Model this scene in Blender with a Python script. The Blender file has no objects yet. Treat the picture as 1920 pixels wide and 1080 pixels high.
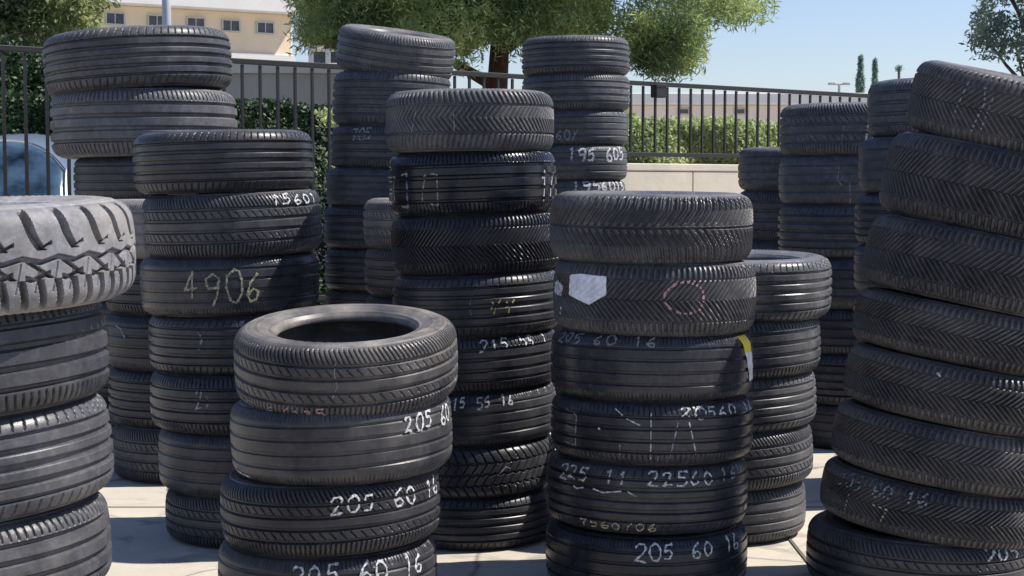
import bpy, math, random
import numpy as np
from mathutils import Matrix, Vector

rad = math.radians
random.seed(7)
RNG = np.random.default_rng(11)
scn = bpy.context.scene
COL = scn.collection

# ------------------------------------------------------------------ camera, sky, sun, exposure
F = 3000.0                      # focal length in pixels of the 1920 wide picture
CAM_H = 1.34
PITCH = math.atan(190.0 / F)    # looking slightly down
cam_d = bpy.data.cameras.new('camera')
cam_d.sensor_width = 36.0
cam_d.lens = F / 1920.0 * 36.0
cam_d.clip_start = 0.1
cam_d.clip_end = 3000.0
cam = bpy.data.objects.new('camera', cam_d)
cam.location = (0, 0, CAM_H)
cam.rotation_euler = (math.pi / 2 - PITCH, 0, 0)
COL.objects.link(cam)
scn.camera = cam

SUN_EL, SUN_AZ = rad(55), rad(8)     # azimuth measured from +X, negative = towards the camera
sun_dir = Vector((math.cos(SUN_EL) * math.cos(SUN_AZ), math.cos(SUN_EL) * math.sin(SUN_AZ), math.sin(SUN_EL)))
world = bpy.data.worlds.new("World")
scn.world = world
world.use_nodes = True
wn = world.node_tree
bg = wn.nodes['Background']
sky = wn.nodes.new('ShaderNodeTexSky')
sky.sky_type = 'NISHITA'
sky.sun_disc = False
sky.sun_elevation = SUN_EL
sky.sun_rotation = math.pi / 2 - SUN_AZ
sky.air_density = 1.08
sky.dust_density = 0.5
sky.ozone_density = 2.2
tint = wn.nodes.new('ShaderNodeMix'); tint.data_type = 'RGBA'; tint.blend_type = 'MULTIPLY'
tint.inputs[0].default_value = 1.0
tint.inputs[7].default_value = (1.02, 1.01, 1.17, 1)
wn.links.new(sky.outputs[0], tint.inputs[6])
wn.links.new(tint.outputs[2], bg.inputs[0])
bg.inputs[1].default_value = 0.082
sl = bpy.data.lights.new('sun', 'SUN')
sl.energy = 5.0
sl.angle = rad(0.5)
sl.color = (1.0, 0.94, 0.84)
so = bpy.data.objects.new('sun', sl)
so.rotation_euler = sun_dir.to_track_quat('Z', 'Y').to_euler()
so.location = (20, -10, 40)
COL.objects.link(so)
scn.view_settings.view_transform = 'Standard'
scn.view_settings.look = 'None'
scn.view_settings.exposure = 0.62
scn.view_settings.gamma = 1.0

# ------------------------------------------------------------------ small helpers
CP, SP = math.cos(PITCH), math.sin(PITCH)

def px_x(px, Y, h):
    """world x of a picture column at distance Y and height h"""
    return (px - 960) / F * (Y * CP - (h - CAM_H) * SP)

def py_h(py, Y):
    """world height of a picture row at distance Y"""
    v = (540 - py) / F
    return CAM_H + Y * (v * CP - SP) / (CP + v * SP)

def tag(o, label=None, cat=None, group=None, kind=None):
    if label: o['label'] = label
    if cat: o['category'] = cat
    if group: o['group'] = group
    if kind: o['kind'] = kind
    return o

def empty(name, loc=(0, 0, 0), rz=0.0):
    o = bpy.data.objects.new(name, None)
    o.empty_display_size = 0.1
    o.location = loc
    o.rotation_euler = (0, 0, rz)
    COL.objects.link(o)
    return o

def mesh_np(name, V, Fq, smooth=False):
    """mesh from an (n,3) array and an (m,k) array of equal sized faces"""
    V = np.asarray(V, dtype=np.float32)
    Fq = np.asarray(Fq, dtype=np.int32)
    me = bpy.data.meshes.new(name)
    n, k = Fq.shape
    me.vertices.add(len(V))
    me.vertices.foreach_set('co', V.ravel())
    me.loops.add(n * k)
    me.loops.foreach_set('vertex_index', Fq.ravel())
    me.polygons.add(n)
    me.polygons.foreach_set('loop_start', np.arange(0, n * k, k, dtype=np.int32))
    me.polygons.foreach_set('loop_total', np.full(n, k, dtype=np.int32))
    me.polygons.foreach_set('use_smooth', np.full(n, smooth, dtype=bool))
    me.update(calc_edges=True)
    me.validate()
    return me

def link(name, me, mat=None, parent=None):
    o = bpy.data.objects.new(name, me)
    COL.objects.link(o)
    if mat is not None and not me.materials:
        me.materials.append(mat)
    if parent is not None:
        o.parent = parent
    return o

class MB:
    """collects simple solids into one mesh"""
    def __init__(self):
        self.v, self.f = [], []
    def quad(self, a, b, c, d):
        n = len(self.v)
        self.v += [a, b, c, d]
        self.f.append((n, n + 1, n + 2, n + 3))
    def box(self, x0, x1, y0, y1, z0, z1, tx=0.0, ty=0.0):
        n = len(self.v)
        self.v += [(x0, y0, z0), (x1, y0, z0), (x1, y1, z0), (x0, y1, z0),
                   (x0 + tx, y0 + ty, z1), (x1 - tx, y0 + ty, z1), (x1 - tx, y1 - ty, z1), (x0 + tx, y1 - ty, z1)]
        for q in ((0, 3, 2, 1), (4, 5, 6, 7), (0, 1, 5, 4), (1, 2, 6, 5), (2, 3, 7, 6), (3, 0, 4, 7)):
            self.f.append(tuple(n + i for i in q))
    def prism(self, pts, y0, y1):
        """outline in x-z pushed through y0..y1"""
        n = len(self.v); k = len(pts)
        self.v += [(x, y0, z) for x, z in pts] + [(x, y1, z) for x, z in pts]
        self.f.append(tuple(n + i for i in range(k)))
        self.f.append(tuple(n + 2 * k - 1 - i for i in range(k)))
        for i in range(k):
            j = (i + 1) % k
            self.f.append((n + i, n + k + i, n + k + j, n + j))
    def tube(self, pts, r, seg=8):
        n0 = len(self.v)
        m = len(pts)
        rr = r if isinstance(r, (list, tuple)) else [r] * m
        for i, p in enumerate(pts):
            p = Vector(p)
            a = Vector(pts[max(i - 1, 0)]); b = Vector(pts[min(i + 1, m - 1)])
            d = (b - a).normalized()
            u = d.cross(Vector((0.3, 1, 0.17))).normalized()
            w = d.cross(u)
            for s in range(seg):
                t = 2 * math.pi * s / seg
                q = p + (u * math.cos(t) + w * math.sin(t)) * rr[i]
                self.v.append(tuple(q))
        for i in range(m - 1):
            for s in range(seg):
                a = n0 + i * seg + s; b = n0 + i * seg + (s + 1) % seg
                self.f.append((a, b, b + seg, a + seg))
        self.f.append(tuple(n0 + s for s in range(seg))[::-1])
        self.f.append(tuple(n0 + (m - 1) * seg + s for s in range(seg)))
    def build(self, name, mat, parent=None, bevel=0.0, smooth=False, seg=2):
        me = bpy.data.meshes.new(name)
        me.from_pydata(self.v, [], self.f)
        me.update()
        if smooth:
            for p in me.polygons: p.use_smooth = True
        o = link(name, me, mat, parent)
        if bevel > 0:
            b = o.modifiers.new('bevel', 'BEVEL')
            b.width = bevel; b.segments = seg; b.limit_method = 'ANGLE'; b.angle_limit = rad(30)
        return o

# ------------------------------------------------------------------ materials
def new_mat(name):
    m = bpy.data.materials.new(name)
    m.use_nodes = True
    nt = m.node_tree
    return m, nt, nt.nodes['Principled BSDF']

def mix_node(nt, a, b, fac):
    n = nt.nodes.new('ShaderNodeMix'); n.data_type = 'RGBA'
    for sock, val in ((n.inputs[6], a), (n.inputs[7], b), (n.inputs[0], fac)):
        if isinstance(val, (tuple, float, int)): sock.default_value = val
        else: nt.links.new(val, sock)
    return n.outputs[2]

def math_node(nt, op, a, b=0.0, clamp=False):
    n = nt.nodes.new('ShaderNodeMath'); n.operation = op; n.use_clamp = clamp
    for sock, val in zip(n.inputs, (a, b)):
        if isinstance(val, (float, int)): sock.default_value = val
        else: nt.links.new(val, sock)
    return n.outputs[0]

def noise(nt, scale, detail=4.0, rough=0.6, coord='Object', dist=0.0, stretch=None):
    tc = nt.nodes.new('ShaderNodeTexCoord')
    n = nt.nodes.new('ShaderNodeTexNoise')
    n.inputs['Scale'].default_value = scale; n.inputs['Detail'].default_value = detail
    n.inputs['Roughness'].default_value = rough; n.inputs['Distortion'].default_value = dist
    src = tc.outputs[coord]
    if stretch:
        mp = nt.nodes.new('ShaderNodeMapping'); mp.inputs['Scale'].default_value = stretch
        nt.links.new(src, mp.inputs[0]); src = mp.outputs[0]
    nt.links.new(src, n.inputs['Vector'])
    return n.outputs[0]

def ramp(nt, fac, stops):
    r = nt.nodes.new('ShaderNodeValToRGB')
    e = r.color_ramp.elements
    while len(e) < len(stops): e.new(0.5)
    for el, (p, c) in zip(e, stops):
        el.position = p; el.color = c if len(c) == 4 else (*c, 1)
    nt.links.new(fac, r.inputs[0])
    return r.outputs[0]

def bump(nt, bs, h, strength=0.3, dist=0.01):
    b = nt.nodes.new('ShaderNodeBump')
    b.inputs['Strength'].default_value = strength; b.inputs['Distance'].default_value = dist
    nt.links.new(h, b.inputs['Height'])
    nt.links.new(b.outputs[0], bs.inputs['Normal'])

def plain(name, col, rough=0.6, var=0.15, scale=3.0, metallic=0.0, bmp=0.0):
    m, nt, bs = new_mat(name)
    n = noise(nt, scale, 5)
    lo = tuple(c * (1 - var) for c in col); hi = tuple(min(1, c * (1 + var)) for c in col)
    nt.links.new(ramp(nt, n, [(0.3, lo), (0.7, hi)]), bs.inputs['Base Color'])
    bs.inputs['Roughness'].default_value = rough
    bs.inputs['Metallic'].default_value = metallic
    if bmp: bump(nt, bs, noise(nt, scale * 12, 4), bmp, 0.01)
    return m

def rubber(name, side):
    """tyre rubber: object colour red = dustiness, green = gloss, blue = lightness"""
    m, nt, bs = new_mat(name)
    oi = nt.nodes.new('ShaderNodeObjectInfo')
    sep = nt.nodes.new('ShaderNodeSeparateColor')
    nt.links.new(oi.outputs['Color'], sep.inputs[0])
    dust_amt, gloss, light = sep.outputs[0], sep.outputs[1], sep.outputs[2]
    n1 = noise(nt, 9, 6, 0.65)
    n2 = noise(nt, 60, 4, 0.7)
    n3 = noise(nt, 3.2, 3, 0.5, dist=0.6)
    nv = noise(nt, 26, 3, 0.6, stretch=(1, 1, 0.12))
    base = mix_node(nt, (0.0070, 0.0086, 0.0150, 1), (0.315, 0.335, 0.395, 1), math_node(nt, 'POWER', light, 2.8))
    n4 = noise(nt, 17, 5, 0.7, dist=0.8)
    n5 = noise(nt, 7, 5, 0.65, stretch=(1, 1, 7))
    mott = ramp(nt, math_node(nt, 'MULTIPLY', math_node(nt, 'ADD', n2, n4), 0.5), [(0.36, (0.50, 0.50, 0.50)), (0.52, (0.95, 0.95, 0.95)), (0.66, (1.75, 1.72, 1.68))])
    mul = nt.nodes.new('ShaderNodeMix'); mul.data_type = 'RGBA'; mul.blend_type = 'MULTIPLY'
    mul.inputs[0].default_value = 1.0
    nt.links.new(base, mul.inputs[6]); nt.links.new(mott, mul.inputs[7])
    base = mul.outputs[2]
    # dust and scuffs: patches of their own shape
    d1 = math_node(nt, 'MULTIPLY', n1, n3)
    d1 = math_node(nt, 'MULTIPLY_ADD', d1, 3.2)
    d1.node.inputs[2].default_value = -0.55
    d2 = math_node(nt, 'ADD', math_node(nt, 'MULTIPLY', nv, 0.45), ramp(nt, n5, [(0.56, (0, 0, 0)), (0.70, (0.55, 0.55, 0.55))]))
    d = math_node(nt, 'ADD', d1, d2)
    d = math_node(nt, 'MULTIPLY', d, math_node(nt, 'POWER', dust_amt, 1.4), clamp=True)
    dust_c = mix_node(nt, (0.15, 0.118, 0.085, 1), (0.30, 0.285, 0.27, 1), n3)
    col = mix_node(nt, base, dust_c, d)
    nt.links.new(col, bs.inputs['Base Color'])
    r = math_node(nt, 'MULTIPLY_ADD', gloss, -0.42)
    r.node.inputs[2].default_value = 0.63
    r2 = math_node(nt, 'MULTIPLY_ADD', n1, 0.22); nt.links.new(r, r2.node.inputs[2])
    r3 = math_node(nt, 'SUBTRACT', r2, 0.11)
    nt.links.new(r3, bs.inputs['Roughness'])
    bs.inputs['IOR'].default_value = 1.38
    bump(nt, bs, noise(nt, 220, 3, 0.6), 0.25, 0.0015)
    return m

M_TREAD = rubber('tread_rubber', False)
M_SIDE = rubber('sidewall_rubber', True)

def chalk_mat(name, col):
    m, nt, bs = new_mat(name)
    n = noise(nt, 140, 3, 0.7)
    c = ramp(nt, n, [(0.36, tuple(x * 0.16 for x in col)), (0.50, tuple(x * 0.6 for x in col)), (0.66, col)])
    nt.links.new(c, bs.inputs['Base Color'])
    bs.inputs['Roughness'].default_value = 0.9
    return m
M_CHALK = {'white': chalk_mat('white_chalk', (0.66, 0.68, 0.72)),
           'dim': chalk_mat('faint_chalk', (0.30, 0.32, 0.36)),
           'yellow': chalk_mat('yellow_chalk', (0.52, 0.46, 0.20)),
           'cream': chalk_mat('cream_chalk', (0.46, 0.43, 0.30)),
           'pink': chalk_mat('pink_chalk', (0.50, 0.30, 0.32))}
M_STICK = plain('sticker_paper', (0.72, 0.74, 0.80), 0.6, 0.24, 45, bmp=0.4)
M_YEL = plain('yellow_label', (0.75, 0.62, 0.06), 0.5, 0.1, 20)

# ------------------------------------------------------------------ tyres
R0, W0 = 0.326, 0.100           # reference tyre: outer radius, half width

def prof(z):
    a = np.abs(z)
    r = R0 - 0.0035 * (a / 0.07) ** 2
    t = np.clip((a - 0.055) / 0.0394, 0, 1)
    return r - 0.0270 * (1 - np.sqrt(np.clip(1 - t ** 2.1, 0, 1)))

def lane(x, c, w, soft=0.0012):
    """1 inside a groove of width w centred at c"""
    w = w * 1.18
    return np.clip((w / 2 + soft - np.abs(x - c)) / (2 * soft), 0, 1)

def per(x, p, w, soft=0.0012):
    y = (x + p / 2) % p - p / 2
    return lane(y, 0.0, w, soft)

CIRC = 2 * math.pi * R0
def pitch_for(p):                # nearest pitch that closes round the tyre
    return CIRC / round(CIRC / p)

def d_rib4(s, z):
    g = np.zeros_like(s * z)
    for c, w in ((-0.054, 0.008), (-0.019, 0.010), (0.019, 0.010), (0.054, 0.008)):
        g = np.maximum(g, lane(z, c, w) * 0.0075)
    p = pitch_for(0.017)
    sh = per(s + 0.10 * z, p, 0.0032) * np.clip((np.abs(z) - 0.062) / 0.002, 0, 1)
    g = np.maximum(g, sh * 0.004)
    return g

def d_rib5(s, z):
    g = np.zeros_like(s * z)
    for c, w in ((-0.060, 0.006), (-0.031, 0.009), (0.001, 0.011), (0.031, 0.009), (0.060, 0.006)):
        g = np.maximum(g, lane(z, c, w) * 0.008)
    p = pitch_for(0.026)
    sh = per(s - 0.25 * z, p, 0.0030) * np.clip((np.abs(z) - 0.066) / 0.002, 0, 1)
    return np.maximum(g, sh * 0.0035)

def d_worn(s, z):
    g = np.zeros_like(s * z)
    for c, w in ((-0.046, 0.007), (-0.012, 0.008), (0.024, 0.007), (0.057, 0.005)):
        g = np.maximum(g, lane(z, c, w) * 0.004)
    p = pitch_for(0.012)
    g = np.maximum(g, per(s, p, 0.0022, 0.0009) * np.clip((np.abs(z) - 0.070) / 0.003, 0, 1) * 0.0022)
    return g

def d_sipe(s, z):
    g = np.zeros_like(s * z)
    for c, w in ((-0.050, 0.007), (-0.016, 0.008), (0.018, 0.008), (0.052, 0.007)):
        g = np.maximum(g, lane(z, c, w) * 0.007)
    p = pitch_for(0.0145)
    up = per(s + 0.55 * z, p, 0.0034, 0.0010) * (z > 0.052)
    lo = per(s - 0.10 * z, p, 0.0034, 0.0010) * (z < -0.050)
    mid = per(s + 0.9 * z, pitch_for(0.029), 0.0030, 0.0010) * (np.abs(z) < 0.050) * (np.abs(np.abs(z) - 0.034) < 0.011)
    return np.maximum.reduce([g, up * 0.005, lo * 0.005, mid * 0.0035])

def d_zig(s, z):
    tri = lambda x, p: np.abs(((x / p) % 1.0) - 0.5) * 4 - 1
    p = pitch_for(0.034)
    g = np.zeros_like(s * z)
    for c in (-0.045, -0.004, 0.040):
        g = np.maximum(g, lane(z - 0.0035 * tri(s + c * 3, p), c, 0.006) * 0.007)
    b = per(s + 0.5 * z, p, 0.0045) * (np.abs(z) > 0.042)
    c2 = per(s - 0.7 * z + 0.01, p, 0.0036) * (np.abs(z) < 0.040)
    return np.maximum.reduce([g, b * 0.006, c2 * 0.005])

def d_vee(s, z):
    """broad curved V blocks with a centre line"""
    p = pitch_for(0.0265)
    a = np.abs(z - 0.006)
    x = s - 0.85 * np.minimum(a, 0.052) - 0.18 * np.maximum(a - 0.052, 0) + 0.006 * (z > 0.006)
    g = per(x, p, 0.0095, 0.0018) * np.clip((a - 0.004) / 0.003, 0, 1) * 0.0075
    f = per(x + p / 2, p, 0.0028, 0.001) * np.clip((a - 0.014) / 0.003, 0, 1) * 0.004
    g = np.maximum(g, f)
    return np.maximum(g, lane(z, 0.006, 0.0045) * 0.007)

def d_chev(s, z):
    """fine herringbone"""
    p = pitch_for(0.0185)
    a = np.abs(z)
    x = s - 1.0 * np.minimum(a, 0.056) - 0.10 * np.maximum(a - 0.056, 0) + 0.5 * p * (z > 0)
    g = per(x, p, 0.0070, 0.0015) * 0.0065
    for c in (-0.057, 0.057):
        g = np.maximum(g, lane(z, c, 0.004) * 0.004)
    return g

def d_asym(s, z):
    p = pitch_for(0.0215)
    g = lane(z, 0.048, 0.006) * 0.007
    top = per(s + 0.45 * z, p, 0.0075, 0.0015) * (z > 0.05) * 0.0065
    a = np.abs(z - 0.008)
    mid = per(s - 0.9 * a, p, 0.006, 0.0015) * (z < 0.046) * (z > -0.036) * 0.0055
    ch = lane(z - 0.002 * np.sin(s / p * 2 * np.pi), -0.041, 0.006) * 0.007
    lo = per(s - 0.25 * z, p, 0.0055, 0.0012) * (z < -0.046) * 0.005
    return np.maximum.reduce([g, top, mid, ch, lo])

def d_lug(s, z):
    """coarse off-road blocks"""
    p = pitch_for(0.066)
    tri = lambda x: np.abs(((x / p) % 1.0) - 0.5) * 4 - 1
    up = per(s - 0.20 * (0.09 - z) - 6.0 * np.maximum(0.06 - z, 0) ** 2, p, 0.0125, 0.0012) * (z > 0.018) * 0.026
    sm = s % p
    hook = lane(z - 0.022 - 0.55 * (sm - 0.026), 0.0, 0.0050, 0.0012) * (sm > 0.024) * (sm < 0.044) * 0.010
    z1 = lane(z - 0.0045 * tri(s + 0.01), 0.000, 0.0076, 0.0012) * 0.018
    z2 = lane(z - 0.0060 * tri(s + 0.027), -0.030, 0.0076, 0.0012) * 0.018 * (np.sin(s / p * 2 * np.pi) > -0.55)
    link_ = per(s + 1.3 * z + 0.004, p, 0.0082, 0.0012) * (z < -0.002) * (z > -0.034) * 0.016
    lo = per(s + 0.18 * z + 0.02, p / 2, 0.0092, 0.0012) * (z < -0.036) * 0.022
    sip = per(s - 0.2 * z + 0.012, p / 2, 0.0020, 0.0009) * (z < -0.004) * (z > -0.06) * 0.002
    return np.maximum.reduce([up, hook, z1, z2, link_, lo, sip])

KINDS = {'rib4': d_rib4, 'rib5': d_rib5, 'worn': d_worn, 'sipe': d_sipe, 'zig': d_zig,
         'vee': d_vee, 'chev': d_chev, 'asym': d_asym, 'lug': d_lug}
ZE = 0.0942

def tread_mesh(kind, N=820, K=92):
    th = np.linspace(0, 2 * np.pi, N, endpoint=False)
    q = np.linspace(-1, 1, K)
    z = ZE * np.sin(q * 1.25) / np.sin(1.25)
    z = 0.5 * z + 0.5 * ZE * q
    S, Z = np.meshgrid(th * R0, z)
    d = KINDS[kind](S, Z)
    # uneven wear and moulding so that no two blocks are quite alike
    d = d * 1.4 * (0.85 + 0.15 * np.sin(S * 7.0 + 1.3) * np.cos(S * 3.1))
    d = d * np.clip((ZE - np.abs(Z)) / 0.006, 0, 1)
    r = prof(Z)
    dr = (prof(Z + 1e-4) - prof(Z - 1e-4)) / 2e-4
    dr = np.clip(dr, -3, 3)
    nl = np.sqrt(1 + dr ** 2)
    wob = 0.0008 * np.sin(2 * S / R0 + 0.6) + 0.0005 * np.sin(5 * S / R0)
    rr = r - d / nl + wob
    zz = Z + d * dr / nl
    T = S / R0
    V = np.stack([rr * np.cos(T), rr * np.sin(T), zz], -1).reshape(-1, 3)
    i = np.arange(K - 1)[:, None] * N; j = np.arange(N)[None, :]; j2 = (j + 1) % N
    Fq = np.stack([i + j, i + j2, i + N + j2, i + N + j], -1).reshape(-1, 4)
    return mesh_np('tread_' + kind, V, Fq, False)

def side_mesh(sgn):
    P = [(0.2955, 0.0942), (0.293, 0.0956), (0.290, 0.0968), (0.2890, 0.0980), (0.287, 0.0980), (0.2855, 0.0975), (0.281, 0.0988),
         (0.274, 0.0997), (0.265, 0.1000), (0.258, 0.0998), (0.2565, 0.1007), (0.254, 0.1007), (0.2525, 0.0995), (0.245, 0.0985),
         (0.235, 0.0962), (0.226, 0.0930), (0.2185, 0.0895), (0.217, 0.0905), (0.2145, 0.0898), (0.213, 0.0875), (0.207, 0.083),
         (0.2015, 0.076), (0.2000, 0.069), (0.2030, 0.063), (0.2120, 0.066), (0.226, 0.0735), (0.245, 0.080), (0.265, 0.081),
         (0.285, 0.074), (0.300, 0.058), (0.308, 0.034), (0.311, 0.0)]
    N = 480
    P = np.array(P)
    th = np.linspace(0, 2 * np.pi, N, endpoint=False)
    r = P[:, 0][:, None] + np.zeros(N)[None]
    z = P[:, 1][:, None] + np.zeros(N)[None]
    # moulded fins on the outer flank
    bar = 0.0011 * ((np.sin(th * 3 + 0.4) > 0.15) & (np.sin(th * 52) > -0.2))[None] * np.exp(-((P[:, 0] - 0.2435) / 0.006) ** 2)[:, None] * (P[:, 1] > 0.09)[:, None]
    fin = 0.0012 * (np.sin(th * 120) > 0)[None] * np.exp(-((P[:, 0] - 0.274) / 0.007) ** 2)[:, None] * (P[:, 1] > 0.09)[:, None]
    z = z + fin + bar
    r[0] = r[0]
    V = np.stack([r * np.cos(th), r * np.sin(th), sgn * z], -1).reshape(-1, 3)
    K = len(P)
    i = np.arange(K - 1)[:, None] * N; j = np.arange(N)[None]; j2 = (j + 1) % N
    a = np.stack([i + j, i + j2, i + N + j2, i + N + j], -1).reshape(-1, 4)
    if sgn < 0: a = a[:, ::-1]
    return mesh_np('sidewall', V, a, True)

SIDE_TOP, SIDE_BOT = side_mesh(1), side_mesh(-1)
PROTO = {}
def proto(kind):
    if kind not in PROTO:
        t = bpy.data.objects.new('tyre', None)
        a = bpy.data.objects.new('tread', tread_mesh(kind, 1500, 170) if kind == 'lug' else tread_mesh(kind)); a.data.materials.append(M_TREAD)
        b = bpy.data.objects.new('sidewall', SIDE_TOP)
        c = bpy.data.objects.new('sidewall', SIDE_BOT)
        for me in (SIDE_TOP, SIDE_BOT):
            if not me.materials: me.materials.append(M_SIDE)
        PROTO[kind] = (t, (a, b, c))
    return PROTO[kind]

# ---- hand lettering: strokes in a 1 x 1.6 cell
GLYPH = {
 '0': [[(.5, 1.6), (.15, 1.3), (.1, .7), (.35, .1), (.65, .05), (.9, .5), (.9, 1.1), (.7, 1.5), (.45, 1.6)]],
 '1': [[(.35, 1.25), (.6, 1.6), (.5, 0)]],
 '2': [[(.1, 1.25), (.3, 1.55), (.7, 1.55), (.85, 1.2), (.6, .7), (.1, .05), (.5, .1), (.95, .05)]],
 '3': [[(.15, 1.5), (.6, 1.6), (.85, 1.25), (.45, .85), (.85, .6), (.7, .1), (.1, .1)]],
 '4': [[(.6, 0), (.65, 1.6), (.05, .6), (.95, .65)]],
 '5': [[(.9, 1.6), (.25, 1.55), (.2, .95), (.65, 1.0), (.85, .6), (.6, .1), (.1, .1)]],
 '6': [[(.75, 1.6), (.3, 1.1), (.12, .5), (.35, .05), (.75, .1), (.85, .5), (.55, .75), (.2, .5)]],
 '7': [[(.1, 1.5), (.9, 1.6), (.5, .7), (.4, 0)]],
 '9': [[(.85, 1.3), (.5, 1.6), (.15, 1.3), (.25, .85), (.7, .9), (.85, 1.3), (.75, .5), (.55, 0)]],
 'R': [[(.15, 0), (.2, 1.6), (.75, 1.45), (.7, 1.0), (.2, .8), (.85, 0)]],
 '/': [[(.1, 0), (.8, 1.6)]], '\\': [[(.1, 1.6), (.9, .1)]], '|': [[(.5, 1.6), (.48, 0)]], '-': [[(.1, .8), (.9, .85)]],
 '[': [[(.8, 1.6), (.15, 1.55), (.15, 0), (.85, .05)]], ']': [[(.1, 1.6), (.8, 1.6), (.85, .05), (.1, 0)]],
 'E': [[(.1, 1.6), (.9, 1.55), (.9, 0), (.15, 0)], [(.2, .85), (.9, .8)]],
 'o': [[(.5 + .48 * math.cos(t * .35), .8 + .75 * math.sin(t * .35)) for t in range(19)]],
 'y': [[(.2, 1.3), (.5, .8), (.85, 1.4)], [(.5, .8), (.35, .1)], [(.1, .7), (.9, .9)]],
 ':': [[(.3, 1.2), (.45, 1.0)], [(.5, .6), (.4, .3)]],
}

class Chalk:
    def __init__(self, kind): self.v, self.f, self.kind = [], [], kind
    def pt(self, th, z, lift):
        r = float(prof(np.array(z))) + lift
        return (r * math.cos(th), r * math.sin(th), z)
    def stroke(self, pts, wd):
        """pts: (theta, z) polyline; ribbon lying on the tread, broken where a groove runs under it"""
        dense = []
        for (t0, z0), (t1, z1) in zip(pts, pts[1:]):
            L = math.hypot((t1 - t0) * R0, z1 - z0)
            n = max(1, int(L / 0.0016))
            for k in range(n):
                u = k / n
                dense.append((t0 + (t1 - t0) * u, z0 + (z1 - z0) * u))
        dense.append(pts[-1])
        run = []
        ph = random.random() * 9
        for k, (t, z) in enumerate(dense):
            dep = float(KINDS[self.kind](np.array([(t % (2 * math.pi)) * R0]), np.array([z]))[0]) if abs(z) < 0.088 else 0
            if dep > 0.0056 or abs(z) > 0.093:
                self.flush(run, wd); run = []
            else:
                run.append((t, z, wd * (0.75 + 0.35 * math.sin(ph + k * 0.4) * math.sin(k * 0.13 + ph))))
        self.flush(run, wd)
    def flush(self, run, wd):
        if len(run) < 2: return
        n0 = len(self.v)
        for k, (t, z, w) in enumerate(run):
            t2, z2, _ = run[min(k + 1, len(run) - 1)]; t1, z1, _ = run[max(k - 1, 0)]
            dx, dz = (t2 - t1) * R0, z2 - z1
            L = math.hypot(dx, dz) or 1
            nx, nz = -dz / L * w / 2, dx / L * w / 2
            za, zb = max(-.0935, min(.0935, z + nz)), max(-.0935, min(.0935, z - nz))
            self.v += [self.pt(t + nx / R0, za, 0.0002), self.pt(t + nx / R0, za, 0.0016),
                       self.pt(t - nx / R0, zb, 0.0016), self.pt(t - nx / R0, zb, 0.0002)]
        for k in range(len(run) - 1):
            a = n0 + 4 * k
            for s in range(3):
                self.f.append((a + s, a + s + 1, a + s + 5, a + s + 4))
        self.f.append((n0, n0 + 1, n0 + 2, n0 + 3))
        e = n0 + 4 * (len(run) - 1)
        self.f.append((e + 3, e + 2, e + 1, e))
    def build(self, name, mat, parent):
        if not self.v: return None
        me = bpy.data.meshes.new(name)
        me.from_pydata(self.v, [], self.f); me.update()
        return link(name, me, mat, parent)

GROUP = 'used tyres piled in stacks'
LOOK = {'rib4': 'four-grooved', 'rib5': 'rib-treaded', 'worn': 'smooth-ribbed', 'sipe': 'slit-ribbed', 'zig': 'zigzag-grooved',
        'vee': 'coarse V-patterned', 'chev': 'herringbone-treaded', 'asym': 'slanted-block', 'lug': 'chunky off-road'}
ORD = ['topmost', 'second from top', 'third from top', 'fourth from top', 'fifth from top', 'sixth from top', 'seventh from top',
       'eighth from top', 'ninth from top', 'tenth from top', 'eleventh from top', 'twelfth from top']
N_TYRE = 0

def tyre(kind, loc, R, w, roll, pitch, spin, look):
    """one tyre: Empty with tread and two sidewalls, copied from the first of its kind"""
    global N_TYRE
    t0, parts = proto(kind)
    t = t0.copy(); COL.objects.link(t)
    t.location = loc
    t.rotation_euler = (Matrix.Rotation(-roll, 3, 'Y') @ Matrix.Rotation(pitch, 3, 'X') @ Matrix.Rotation(spin, 3, 'Z')).to_euler()
    t.scale = (R / R0, R / R0, w / (2 * W0))
    for k, p in enumerate(parts):
        c = p.copy(); COL.objects.link(c); c.parent = t
        dust, gloss, light = look
        if k: dust = min(1, dust * 1.5 + 0.12); light = min(1, light * 1.15)
        c.color = (dust, gloss, light, 1)
    N_TYRE += 1
    return t

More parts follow.
